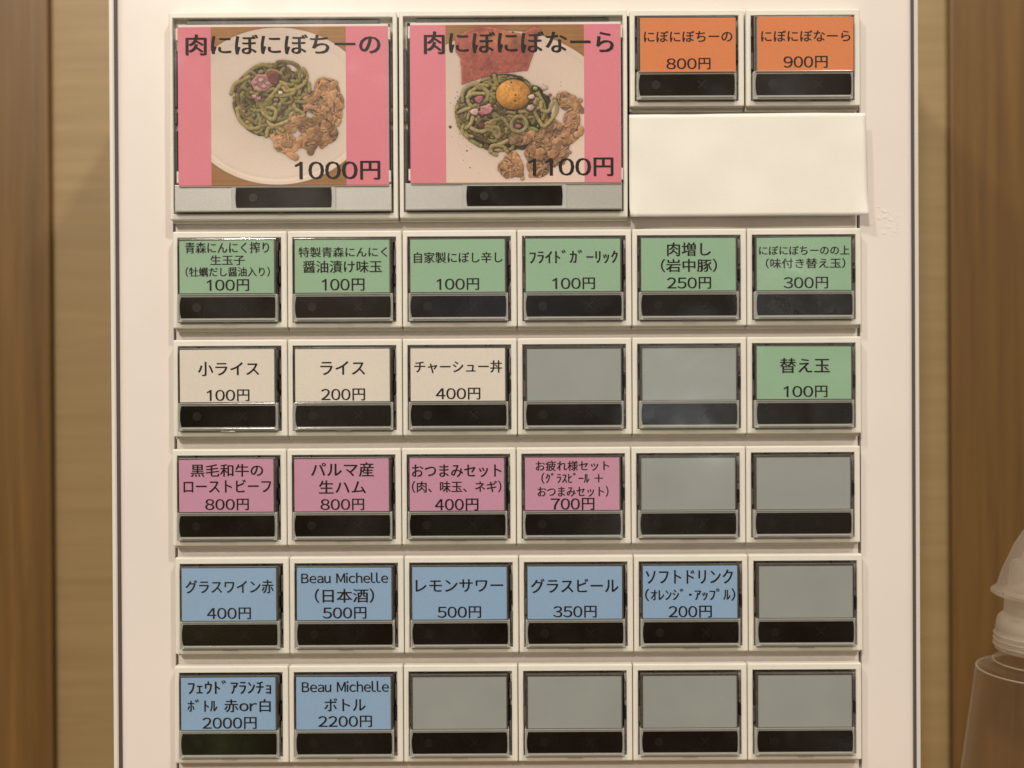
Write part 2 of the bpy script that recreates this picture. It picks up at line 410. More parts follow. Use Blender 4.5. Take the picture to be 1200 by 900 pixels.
# ------------------------------------------------------------------ small buttons
H = 16.0                       # housing front above the door
K = S * (D - H) / D
PRO = {}
def proto():
    g = Geo(K)
    g.ring((0, 133.7, 0, 113.6), (5.8, 127.0, 7.6, 107.2), -10, 0, 1.9, 3, ibev=.6)
    g.ring((0.5, 133.2, 2, 116.8), (8, 125, 12, 104), -15.5, -8.5, .7, 2)
    PRO['housing'] = g.mesh('housing', M['housing'])
    PRO['recess'] = Geo(K).box(4, 129, 5, 110, -15.6, -13).mesh('recess', M['recess'])
    g = Geo(K); g.box(7.4, 123.4, 74.0, 106.4, -12, 5.2, .8, 2)
    PRO['cap_frame'] = g.mesh('cap_frame', M['cap'])
    g = Geo(K); g.ring((8.6, 122.0, 9.9, 73.9), (11.0, 120.5, 12.4, 73.4), -12, 4.9, .6, 2)
    PRO['card_holder'] = g.mesh('card_holder', M['holder'])
    PRO['name_plate'] = Geo(K).box(10.9, 120.6, 12.5, 73.5, -6, 4.4).mesh('name_plate', M['plate'])
    pts = [(11.0, 77.4), (120.4, 77.4)]
    n = 8
    for i in range(1, n): 
        t = i / n; pts.append((120.4 + 1.6 * math.sin(math.pi * (.08 + .84 * t)) - .3, 77.4 + 24.4 * t))
    pts += [(120.4, 101.8), (11.0, 101.8)]
    for i in range(1, n):
        t = 1 - i / n; pts.append((11.0 - 1.6 * math.sin(math.pi * (.08 + .84 * t)) + .3, 77.4 + 24.4 * t))
    PRO['sold_out_window'] = Geo(K).prism(pts, 5.0, 5.9).mesh('sold_out_window', M['strip'])
    c = [(29.5 + 5.2 * math.cos(a * math.pi / 12), 89.6 + 5.2 * math.sin(a * math.pi / 12)) for a in range(24)]
    PRO['circle_mark'] = Geo(K).prism(c, 5.9, 6.0).mesh('circle_mark', M['mark'])
    g = Geo(K)
    for s_, dz in ((1, 0), (-1, .06)):
        dx, dy = 4.6, 4.6 * s_; nx, ny = -.5 * s_, .5
        g.prism([(83 - dx - nx, 89.4 - dy - ny), (83 + dx - nx, 89.4 + dy - ny), (83 + dx + nx, 89.4 + dy + ny), (83 - dx + nx, 89.4 - dy + ny)], 5.9, 6.0 + dz)
    PRO['cross_mark'] = g.mesh('cross_mark', M['mark'])
    g = Geo(K); g.box(9.2, 121.4, 73.9, 75.2, 5.1, 7.4, .4); g.box(12, 120, 103.4, 104.6, 5.1, 7.0, .3)
    g.box(8.7, 9.5, 76.5, 103, 5.1, 6.4); g.box(121.3, 122.1, 76.5, 103, 5.1, 6.4)
    PRO['rib'] = g.mesh('rib', M['lens_rib'])
    g = Geo(K); g.box(7.6, 123.6, 9.0, 107.0, -8, 8.6, 1.1, 3)
    g.box(57, 75, 106.8, 108.4, -2, 7.0, .4)
    PRO['clear_cover'] = g.mesh('clear_cover', M['cover'])
    PRO['clip_a'] = Geo(K).box(0, 2.4, 0, 19, -12, -3, .4).mesh('clip', M['clip'])
    PRO['clip_b'] = Geo(K).box(0, 2.2, 0, 11, -12, -4, .4).mesh('clip', M['clip'])
    PRO['hook'] = Geo(K).box(0, 4.2, 0, 2.4, -10, 1.0, .3).mesh('hook', M['hook'])
    PRO['hook_v'] = Geo(K).box(0, 2.2, 0, 13, -10, .5, .3).mesh('hook', M['hook'])
proto()
rnd = random.Random(7)

def local(px, py, ox, oy, d):
    """unrolled picture point on a sheet d above the housing front -> the module's own pixels"""
    f = (D - H - d) / (D - H)
    return (px - 600) * f - (ox - 600), (py - 450) * f - (oy - 450)
def add_lines(lines, cardobj, ox, oy, d, k, m, weight):
    k_small = m is M['ink']
    for cr_, body, x0, y0, x1, y1 in lines:
        L, T, sc = CROP[cr_]
        mx_, my_ = unroll(L + (x0 + x1) / 2 / sc, T + (y0 + y1) / 2 / sc)
        mx_, my_ = local(mx_, my_, ox, oy, d)
        w, h = (x1 - x0) / sc, (y1 - y0) / sc
        X0, X1, Y0, Y1 = mx_ - w / 2, mx_ + w / 2, my_ - h / 2, my_ + h / 2
        if Y1 > 72.7 and k_small: Y0, Y1 = Y0 - (Y1 - 72.7), 72.7
        if body.endswith('円'):
            text('円', (X1 - h * 1.03, Y0, X1, Y1), cardobj, d, k, m, weight)
            text(body[:-1], (X0, Y0 + h * .02, X1 - h * 1.22, Y1 - h * .03), cardobj, d, k, m, weight)
        else:
            text(body, (X0, Y0, X1, Y1), cardobj, d, k, m, weight)

def button(row, c, label, card=None, lines=(), xy=None, cardbox=None, group=None, tiltz=None):
    if xy is None:
        xy = (202.3 + c * 134.6 + ROWX[row] + .25, ROWY[row])
    root = empty('menu_button', at(xy[0], xy[1], H))
    tag(root, label, 'button', group or 'small menu buttons of the ticket machine')
    link('housing', PRO['housing'], root); link('recess', PRO['recess'], root)
    # the cap can be pressed: each sits very slightly askew
    tx, tz = math.radians(rnd.uniform(-.35, .35)), math.radians(rnd.uniform(-.35, .35))
    capparts = []
    for n_ in ('cap_frame', 'card_holder', 'name_plate', 'rib'):
        capparts.append(link(n_, PRO[n_], root))
    w = link('sold_out_window', PRO['sold_out_window'], root)
    link('circle_mark', PRO['circle_mark'], w); link('cross_mark', PRO['cross_mark'], w)
    cv = link('clear_cover', PRO['clear_cover'], root)
    cv.rotation_euler = (tx, 0, tz)
    if cv.rotation_euler.z > 0: cv.location.y -= 0.0000
    mid = Vector((66 * K, 0, -58 * K))
    R_ = cv.rotation_euler.to_matrix(); cv.location = mid - R_ @ mid
    def put(n_, m_, x, y):
        o = link(n_, PRO[m_], root); o.location = (x * K, 0, -y * K)
    put('hook', 'hook', 24 + rnd.uniform(-1, 1), 8.2); put('hook', 'hook', 98 + rnd.uniform(-2, 2), 8.2)
    for y_, m_ in ((22, 'clip_a'), (66, 'clip_a'), (92, 'clip_b')): put('clip', m_, 124.3, y_)
    for y_, m_ in ((20, 'clip_b'), (50, 'clip_a'), (88, 'clip_b')): put('clip', m_, 6.2, y_)
    put('hook', 'hook_v', 124.4, 45 + rnd.uniform(-2, 6))
    if card:
        x0 = 9.8; x1 = x0 + 110.0; y0, y1 = 11.6, 72.9
        if cardbox:
            L, T, sc = CROP[cardbox[0]]
            x0, y0 = local(*unroll(L + cardbox[1] / sc, T + cardbox[2] / sc), *xy, 6)
            x1, y1 = local(*unroll(L + cardbox[3] / sc, T + cardbox[4] / sc), *xy, 6)
        j = rnd.uniform(-.7, .7)
        g = Geo(K); g.prism([(x0, y0 + j * .6), (x1, y0 - j * .6), (x1 + .2 * j, y1), (x0 + .2 * j, y1)], 5.6, 6.0)
        cd = link('menu_card', g.mesh('menu_card', M[card]), root)
        add_lines(lines, cd, xy[0], xy[1], 6.2, K, M['ink'], .021)
    return root

G2 = 'green card buttons of the ticket machine'; GW = 'white card buttons of the ticket machine'
GR = 'rose card buttons of the ticket machine'; GB = 'blue card buttons of the ticket machine'
GO = 'orange card buttons of the ticket machine'; GE = 'blank grey buttons without a card'
button(0, 4, 'orange card button for 800 yen at the top right of the machine', 'orange',
       [('J', 'にぼにぼちーの', 83, 122, 425, 165), ('J', '800円', 170, 228, 340, 272)], (740.1, 12.6), ('J', 66, 72, 440, 284), GO)
button(0, 5, 'orange card button for 900 yen in the top right corner', 'orange',
       [('J', 'にぼにぼなーら', 540, 120, 885, 163), ('J', '900円', 627, 220, 797, 266)], (876.0, 12.8), ('J', 523, 68, 900, 279), GO)
button(1, 0, 'green card button for 100 yen with four lines, raw egg and squeezed garlic', 'green',
       [('A', '青森にんにく搾り', 95, 82, 433, 127), ('A', '生玉子', 197, 135, 335, 175),
        ('A', '(牡蠣だし醤油入り)', 97, 183, 436, 222), ('A', '100円', 183, 233, 352, 280)], group=G2)
button(1, 1, 'green card button for 100 yen garlic soy marinated egg, second in its row', 'green',
       [('A', '特製青森にんにく', 555, 102, 912, 143), ('A', '醤油漬け味玉', 573, 157, 890, 206), ('A', '100円', 650, 230, 820, 279)], group=G2)
button(1, 2, 'green card button for 100 yen house made spicy dried sardine, third in its row', 'green',
       [('B', '自家製にぼし辛し', 88, 122, 445, 166), ('B', '100円', 180, 229, 350, 276)], group=G2)
button(1, 3, 'green card button for 100 yen fried garlic in narrow katakana', 'green',
       [('B', 'ﾌﾗｲﾄﾞｶﾞｰﾘｯｸ', 557, 113, 912, 168), ('B', '100円', 650, 226, 820, 273)], group=G2)
button(1, 4, 'green card button for 250 yen extra meat', 'green',
       [('C', '肉増し', 180, 83, 355, 138), ('C', '（岩中豚）', 155, 150, 380, 203), ('C', '250円', 180, 224, 356, 271)], group=G2)
button(1, 5, 'green card button for 300 yen under the right end of the plain paper', 'green',
       [('C', 'にぼにぼちーのの上', 553, 97, 917, 133), ('C', '（味付き替え玉）', 580, 147, 900, 188), ('C', '300円', 652, 223, 830, 270)], group=G2)
button(2, 0, 'white card button for 100 yen small rice', 'white',
       [('A', '小ライス', 147, 567, 392, 624), ('A', '100円', 183, 680, 353, 727)], group=GW)
button(2, 1, 'white card button for 200 yen rice', 'white',
       [('A', 'ライス', 643, 565, 822, 620), ('A', '200円', 646, 676, 822, 724)], group=GW)
button(2, 2, 'white card button for 400 yen roast pork rice bowl', 'white',
       [('B', 'チャーシュー丼', 90, 562, 443, 612), ('B', '400円', 177, 673, 355, 720)], group=GW)
button(2, 3, 'blank grey button just right of the 400 yen white card button', group=GE)
button(2, 4, 'blank grey button just left of the 100 yen green noodle refill button', group=GE)
button(2, 5, 'green card button for 100 yen noodle refill at the end of the white card row', 'green',
       [('C', '替え玉', 638, 552, 838, 612), ('C', '100円', 653, 664, 828, 711)], group=G2)
button(3, 0, 'rose card button for 800 yen roast beef', 'rose',
       [('D', '黒毛和牛の', 117, 117, 408, 168), ('D', 'ローストビーフ', 88, 180, 440, 232), ('D', '800円', 175, 258, 350, 304)], group=GR)
button(3, 1, 'rose card button for 800 yen raw ham', 'rose',
       [('D', 'パルマ産', 605, 110, 857, 168), ('D', '生ハム', 637, 183, 825, 236), ('D', '800円', 643, 258, 818, 304)], group=GR)
button(3, 2, 'rose card button for 400 yen snack set', 'rose',
       [('E', 'おつまみセット', 80, 118, 440, 170), ('E', '(肉、味玉、ネギ)', 80, 185, 440, 232), ('E', '400円', 173, 258, 347, 306)], group=GR)
button(3, 3, 'rose card button for 700 yen beer and snack set with four lines', 'rose',
       [('E', 'お疲れ様セット', 582, 103, 878, 144), ('E', '(ｸﾞﾗｽﾋﾞｰﾙ +', 605, 152, 853, 196),
        ('E', 'おつまみセット)', 590, 206, 875, 250), ('E', '700円', 643, 260, 818, 308)], group=GR)
button(3, 4, 'blank grey button just right of the 700 yen rose card button', group=GE)
button(3, 5, 'blank grey button at the right end of the rose card row', group=GE)
button(4, 0, 'blue card button for 400 yen glass of red wine', 'blue',
       [('D', 'グラスワイン赤', 95, 588, 450, 642), ('D', '400円', 182, 700, 358, 747)], group=GB)
button(4, 1, 'blue card button for 500 yen sake, second in its row', 'blue',
       [('D', 'Beau Michelle', 565, 558, 915, 600), ('D', '（日本酒）', 620, 623, 858, 680), ('D', '500円', 652, 698, 827, 745)], group=GB)
button(4, 2, 'blue card button for 500 yen lemon sour, third in its row', 'blue',
       [('E', 'レモンサワー', 95, 585, 447, 636), ('E', '500円', 183, 695, 358, 742)], group=GB)
button(4, 3, 'blue card button for 350 yen glass of beer', 'blue',
       [('E', 'グラスビール', 563, 582, 915, 640), ('E', '350円', 653, 693, 827, 740)], group=GB)
button(4, 4, 'blue card button for 200 yen soft drink', 'blue',
       [('F', 'ソフトドリンク', 95, 545, 445, 602), ('F', '(ｵﾚﾝｼﾞ･ｱｯﾌﾟﾙ)', 92, 622, 455, 672), ('F', '200円', 187, 692, 360, 740)], group=GB)
button(4, 5, 'blank grey button just right of the 200 yen blue soft drink button', group=GE)
button(5, 0, 'blue card button for 2000 yen bottle of wine in the bottom left corner', 'blue',
       [('G', 'ﾌｪｳﾄﾞｱﾗﾝﾁｮ', 125, 155, 525, 222), ('G', 'ﾎﾞﾄﾙ 赤or白', 123, 247, 523, 310), ('G', '2000円', 195, 335, 455, 392)], group=GB)
button(5, 1, 'blue card button for 2200 yen bottle in the bottom row', 'blue',
       [('G', 'Beau Michelle', 678, 160, 1097, 212), ('G', 'ボトル', 787, 243, 985, 305), ('G', '2200円', 757, 328, 1015, 383)], group=GB)
button(5, 2, 'blank grey button just right of the 2200 yen blue card button', group=GE)
button(5, 3, 'bottom row blank grey button below the 350 yen beer button', group=GE)
button(5, 4, 'bottom row blank grey button below the 200 yen soft drink button', group=GE)
button(5, 5, 'blank grey button in the bottom right corner of the machine', group=GE)

# ------------------------------------------------------------------ food prints (painted in code)
def vnoise(h, w, cell, rs):
    gh, gw = int(h / cell) + 3, int(w / cell) + 3
    g_ = rs.rand(gh, gw)
    y = np.arange(h) / cell; x = np.arange(w) / cell
    yi = y.astype(int); xi = x.astype(int); fy = (y - yi)[:, None]; fx = (x - xi)[None]
    fy = fy * fy * (3 - 2 * fy); fx = fx * fx * (3 - 2 * fx)
    a = g_[yi][:, xi]; b = g_[yi][:, xi + 1]; c = g_[yi + 1][:, xi]; d_ = g_[yi + 1][:, xi + 1]
    return (a * (1 - fx) + b * fx) * (1 - fy) + (c * (1 - fx) + d_ * fx) * fy
def fbm(h, w, cell, rs, n=4):
    r = 0; a = 1; t = 0
    for _ in range(n): r = r + a * vnoise(h, w, max(cell, 1.2), rs); t += a; a *= .55; cell /= 2
    return r / t
def blur(a, r):
    for ax in (0, 1):
        p = np.pad(a, [(r + 1, r) if i == ax else (0, 0) for i in (0, 1)], mode='edge').cumsum(ax)
        n = 2 * r + 1
        a = (np.take(p, range(n, p.shape[ax]), ax) - np.take(p, range(0, p.shape[ax] - n), ax)) / n
    return a
KR = np.array([.90, .83, .75])       # seen colour of a white sheet under this warm light
def seen(r, g_, b):
    c = np.array([r, g_, b]) / 255.0
    lin = np.where(c <= .04045, c / 12.92, ((c + .055) / 1.055) ** 2.4)
    return lin / KR
class Dish:
    F = .62
    def __init__(s, W, Hh, seed):
        s.W, s.H = int(W * s.F), int(Hh * s.F); s.rs = np.random.RandomState(seed)
        s.yy, s.xx = np.mgrid[0:s.H, 0:s.W] / s.F
        s.col = np.zeros((s.H, s.W, 3)); s.z = np.zeros((s.H, s.W)); s.food = np.zeros((s.H, s.W))
    def wood(s):
        n = vnoise(s.H, 1, 3, s.rs) * .5 + fbm(s.H, s.W, 60, s.rs) * .7
        s.col[:] = seen(150, 105, 60) * (.75 + .45 * n[..., None])
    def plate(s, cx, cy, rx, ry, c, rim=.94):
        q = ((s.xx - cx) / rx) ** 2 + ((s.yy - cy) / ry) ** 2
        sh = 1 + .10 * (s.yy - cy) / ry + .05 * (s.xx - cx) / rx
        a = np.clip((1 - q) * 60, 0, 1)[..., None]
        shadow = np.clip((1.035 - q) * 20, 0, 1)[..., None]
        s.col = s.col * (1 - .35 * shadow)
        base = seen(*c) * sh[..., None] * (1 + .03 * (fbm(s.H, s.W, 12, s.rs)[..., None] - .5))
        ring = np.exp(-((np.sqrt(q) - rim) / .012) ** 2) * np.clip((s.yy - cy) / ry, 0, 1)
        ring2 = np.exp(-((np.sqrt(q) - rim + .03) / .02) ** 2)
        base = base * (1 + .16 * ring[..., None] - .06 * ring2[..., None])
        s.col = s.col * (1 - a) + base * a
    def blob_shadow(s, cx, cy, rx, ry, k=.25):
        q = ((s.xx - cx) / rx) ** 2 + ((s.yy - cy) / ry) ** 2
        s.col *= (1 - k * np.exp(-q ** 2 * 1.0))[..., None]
    def disc(s, x, y, r, z, c, flat=1.0):
        F = s.F
        x0, x1 = max(0, int((x - r) * F)), min(s.W, int((x + r) * F) + 2)
        y0, y1 = max(0, int((y - r) * F)), min(s.H, int((y + r) * F) + 2)
        if x0 >= x1 or y0 >= y1: return
        d2 = (s.xx[y0:y1, x0:x1] - x) ** 2 + (s.yy[y0:y1, x0:x1] - y) ** 2
        hgt = z + np.sqrt(np.clip(r * r - d2, 0, None)) * flat
        mk = (d2 < r * r) & (hgt > s.z[y0:y1, x0:x1])
        s.z[y0:y1, x0:x1][mk] = hgt[mk]; s.col[y0:y1, x0:x1][mk] = c; s.food[y0:y1, x0:x1][mk] = 1
    def base(s, cx, cy, rx, ry, z, c, rough=.12):
        ang = np.arctan2(s.yy - cy, s.xx - cx)
        w = 1 + rough * (fbm(s.H, s.W, 40, s.rs) - .5) * 2
        q = ((s.xx - cx) / rx) ** 2 + ((s.yy - cy) / ry) ** 2
        mk = q < w ** 2
        h_ = z * np.sqrt(np.clip(1.05 - q, 0, 1))
        mk &= h_ > s.z
        s.z[mk] = h_[mk]; s.col[mk] = c; s.food[mk] = 1
    def noodle(s, pts, r, z, c):
        P_ = np.array(pts, float)
        t = np.linspace(0, len(P_) - 1, 30 * (len(P_) - 1) + 1)
        # Catmull-Rom through the points
        out = []
        for u in t:
            i = min(int(u), len(P_) - 2); f = u - i
            p0, p1, p2, p3 = P_[max(i - 1, 0)], P_[i], P_[i + 1], P_[min(i + 2, len(P_) - 1)]
            out.append(.5 * (2 * p1 + (p2 - p0) * f + (2 * p0 - 5 * p1 + 4 * p2 - p3) * f * f + (3 * p1 - p0 - 3 * p2 + p3) * f ** 3))
        ph = s.rs.rand() * 6
        for i, (x, y) in enumerate(out):
            s.disc(x, y, r * (1 + .06 * math.sin(i * .4 + ph)), z + 5 * math.sin(i * .06 + ph), c)
    def curls(s, n, cx, cy, rx, ry, r, z0, z1, pal):
        for i in range(n):
            a = s.rs.rand() * 6.28; q = math.sqrt(s.rs.rand())
            x, y = cx + rx * q * math.cos(a), cy + ry * q * math.sin(a)
            R_ = s.rs.uniform(26, 85); a0 = s.rs.rand() * 6.28; sw = s.rs.uniform(1.2, 4.4) * s.rs.choice([-1, 1])
            pts = []
            for k_ in range(7):
                b = a0 + sw * k_ / 6; rr = R_ * (1 + .22 * s.rs.randn())
                px_, py_ = x + rr * math.cos(b), y + rr * math.sin(b)
                dx, dy = (px_ - cx) / (rx * 1.05), (py_ - cy) / (ry * 1.05); m_ = math.hypot(dx, dy)
                if m_ > 1: px_, py_ = cx + (px_ - cx) / m_, cy + (py_ - cy) / m_
                pts.append((px_, py_))
            q2 = ((x - cx) / rx) ** 2 + ((y - cy) / ry) ** 2
            z = z0 + (z1 - z0) * i / n + 18 * (1 - q2)
            c = pal[s.rs.randint(len(pal))] * s.rs.uniform(.85, 1.12)
            s.noodle(pts, r * s.rs.uniform(.85, 1.12), z, c)
    def meat(s, cx, cy, rx, ry, rot, z, c, cell=26):
        """a heap of torn, browned slices: a soft mound with short fat folds laid over it"""
        ca, sa = math.cos(rot), math.sin(rot)
        X = ((s.xx - cx) * ca + (s.yy - cy) * sa) / rx; Y = (-(s.xx - cx) * sa + (s.yy - cy) * ca) / ry
        n = fbm(s.H, s.W, 46, s.rs, 3); q = X * X + Y * Y
        wx = (fbm(s.H, s.W, 34, s.rs, 2) - .5) * 70; wy = (fbm(s.H, s.W, 34, s.rs, 2) - .5) * 70
        src = fbm(s.H, s.W, 20, s.rs, 3)
        iy = np.clip((np.arange(s.H)[:, None] + wy).astype(int), 0, s.H - 1); ix = np.clip((np.arange(s.W)[None] + wx).astype(int), 0, s.W - 1)
        fold = np.clip(1 - np.abs(2 * src[iy, ix] - 1) * 3.0, 0, 1)
        hgt = z * (.55 + .5 * np.sqrt(np.clip(1 - q, 0, 1))) * (.8 + .4 * n) + 15 * fold - 6
        mk = (q + .9 * (n - .5) + .35 * (src - .5) < .9) & (hgt > s.z)
        s.z[mk] = hgt[mk]; s.food[mk] = 1; s.col[mk] = (c * (.45 + .42 * n[..., None] + .40 * fold[..., None]))[mk]
        for i in range(int(rx * ry / 800)):
            a = s.rs.rand() * 6.28; t = math.sqrt(s.rs.rand()) * .88
            x = cx + rx * t * math.cos(a) * ca - ry * t * math.sin(a) * sa
            y = cy + rx * t * math.cos(a) * sa + ry * t * math.sin(a) * ca
            r = s.rs.uniform(8, 17); h_ = s.rs.rand() * 6.28; cur = s.rs.uniform(-.12, .12)
            cc = c * s.rs.uniform(.55, 1.18) * np.array([1, s.rs.uniform(.92, 1.04), s.rs.uniform(.8, 1.1)])
            zz = z * (.85 + .25 * (1 - t)) + s.rs.uniform(0, 8)
            for st in range(int(s.rs.uniform(8, 24))):
                s.disc(x, y, r * (1 + .25 * math.sin(st * .9 + a)), zz - st * .25, cc * (1 + .10 * math.sin(st * .7)), .42)
                x += 2.6 * math.cos(h_); y += 2.6 * math.sin(h_); h_ += cur
    def poly(s, pts, z, c, var=.1, dome=0):
        x, y = s.xx, s.yy
        wob = 4 * (fbm(s.H, s.W, 18, s.rs) - .5) * 2
        x = x + wob; y = y - wob
        ins = np.zeros(x.shape, bool); n = len(pts)
        for i in range(n):
            x0, y0 = pts[i]; x1, y1 = pts[(i + 1) % n]
            if y0 == y1: continue
            cnd = ((y0 > y) != (y1 > y)) & (x < (x1 - x0) * (y - y0) / (y1 - y0) + x0)
            ins ^= cnd
        edge = blur(ins.astype(float), 3)
        hgt = z + dome * edge
        mk = ins & (hgt > s.z)
        s.z[mk] = hgt[mk]; s.food[mk] = 1
        nn = fbm(s.H, s.W, 30, s.rs)
        s.col[mk] = (c[None, None] * (1 + var * 2 * (nn[..., None] - .5)))[mk]
        return mk
    def finish(s, k=.045):
        nn = fbm(s.H, s.W, 9, s.rs, 3)
        z = blur(s.z, 1) * .7 + s.z * .3 + 5.0 * nn * s.food
        s.col = s.col * (1 + .6 * (nn - .5) * s.food)[..., None]
        gy, gx = np.gradient(z * s.F)
        gx, gy = np.clip(gx, -3, 3), np.clip(gy, -3, 3)
        nl = (-(-.45) * -gx * -1 + 0) if False else 0
        L = np.array([-.35, -.60, .72])
        nrm = np.sqrt(gx ** 2 + gy ** 2 + 1)
        lam = (-gx * L[0] - gy * L[1] + L[2]) / nrm
        ao = np.clip((blur(s.z, 7) - s.z) * k * 1.25, -.15, .72)
        ao2 = np.clip((blur(s.z, 2) - s.z) * .10, -.08, .55)
        sh = (.44 + .62 * np.clip(lam, -.2, 1.2)) * (1 - ao) * (1 - ao2)
        f = blur(s.food, 1)[..., None]
        sh = sh * .94
        s.col = s.col * (1 - .0)
        out = s.col * (1 - f) + s.col * sh[..., None] * f
        drop = np.clip(blur(s.food, 9) - s.food, 0, 1) * (1 - s.food)
        out = out * (1 - .40 * drop[..., None])
        mot = fbm(s.H, s.W, 60, s.rs, 4)
        out = out * (1 - .55 * np.clip(mot - .45, 0, 1)[..., None] * 2 * f)
        spec = np.clip(lam - .90, 0, 1) * 4.0 * s.food
        out = out + spec[..., None] * np.array([.5, .47, .38]) * .35
        for c_ in range(3): out[..., c_] = blur(out[..., c_], 1) * .55 + out[..., c_] * .45
        out *= 1 + .05 * s.rs.randn(s.H, s.W, 1)
        return np.clip(out, .004, .95)

OL = [1.02 * q_ for q_ in [seen(156, 132, 78), seen(142, 118, 68), seen(172, 146, 94), seen(120, 98, 56), seen(104, 80, 48), seen(132, 122, 66)]]
def dish_one():
    s = Dish(735, 852, 3)
    ox, oy = 10, 32
    def q(x, y): return x - ox, y - oy
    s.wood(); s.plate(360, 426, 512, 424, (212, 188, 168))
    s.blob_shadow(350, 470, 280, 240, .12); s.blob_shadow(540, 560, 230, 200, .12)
    s.base(335 - ox, 425 - oy, 208, 198, 34, seen(70, 62, 34))
    s.curls(75, 335 - ox, 425 - oy, 190, 180, 9.5, 8, 34, OL)
    s.curls(46, 330 - ox, 400 - oy, 170, 155, 9.5, 30, 58, OL)
    s.curls(12, 400 - ox, 300 - oy, 125, 75, 9.5, 52, 66, OL)
    for P_, z in (([(385, 345), (345, 395), (300, 445), (290, 490), (345, 530), (360, 480), (310, 455), (345, 400)], 74),
               ([(470, 330), (465, 380), (420, 400), (360, 400)], 72),
               ([(150, 470), (165, 530), (215, 575), (270, 570), (275, 525)], 60),
               ([(120, 390), (140, 340), (180, 320), (215, 300)], 58),
               ([(310, 620), (320, 580), (360, 570), (400, 590)], 58),
               ([(240, 255), (290, 235), (340, 245), (390, 235), (430, 225)], 60),
               ([(490, 390), (500, 345), (540, 335), (545, 380)], 62)):
        s.noodle([q(*p) for p in P_], 10.5, z, seen(166, 142, 84) * .88 * s.rs.uniform(.82, 1.05))
    s.poly([q(*p) for p in ((222, 330), (262, 285), (335, 290), (345, 345), (300, 380), (245, 375))], 84, seen(172, 118, 112), .25, 10)
    for (x, y) in ((250, 330), (285, 315), (300, 350), (260, 360), (320, 335), (275, 372)):
        a = s.rs.rand() * 3
        s.poly([q(x + 17 * s.rs.uniform(.7, 1.2) * math.cos(a + i * 1.05), y + 14 * s.rs.uniform(.7, 1.2) * math.sin(a + i * 1.05)) for i in range(6)], 92, seen(190, 138, 130) * s.rs.uniform(.75, 1.1), .1, 14)
    s.poly([q(*p) for p in ((310, 280), (350, 268), (385, 290), (370, 345), (330, 335))], 90, seen(118, 62, 58), .3, 14)
    for (x, y, c) in ((245, 405, (205, 150, 145)), (268, 418, (190, 130, 125)), (388, 385, (205, 185, 160)), (362, 425, (140, 110, 95))):
        s.poly([q(x + 17 * math.cos(i * 1.57 + .6), y + 14 * math.sin(i * 1.57 + .6)) for i in range(4)], 88, seen(*c), .08, 12)
    mc = seen(192, 140, 96)
    for (x, y, rx, ry, r, z, c) in ((640, 370, 78, 62, .5, 40, 1.0), (680, 450, 52, 75, .1, 44, .98), (560, 440, 70, 60, .4, 44, .95),
                                    (660, 520, 70, 52, -.3, 40, 1.02), (450, 540, 90, 50, -.4, 50, .95), (590, 590, 85, 75, .2, 56, .85),
                                    (640, 600, 62, 60, -.7, 60, .92), (540, 640, 60, 66, 0, 52, .85), (418, 660, 78, 66, .4, 54, .98),
                                    (610, 480, 60, 50, .9, 60, .97), (520, 560, 40, 50, 1.0, 50, .7)):
        s.meat(x - ox, y - oy, rx, ry, r, z, mc * c, 34)
    return s.finish()

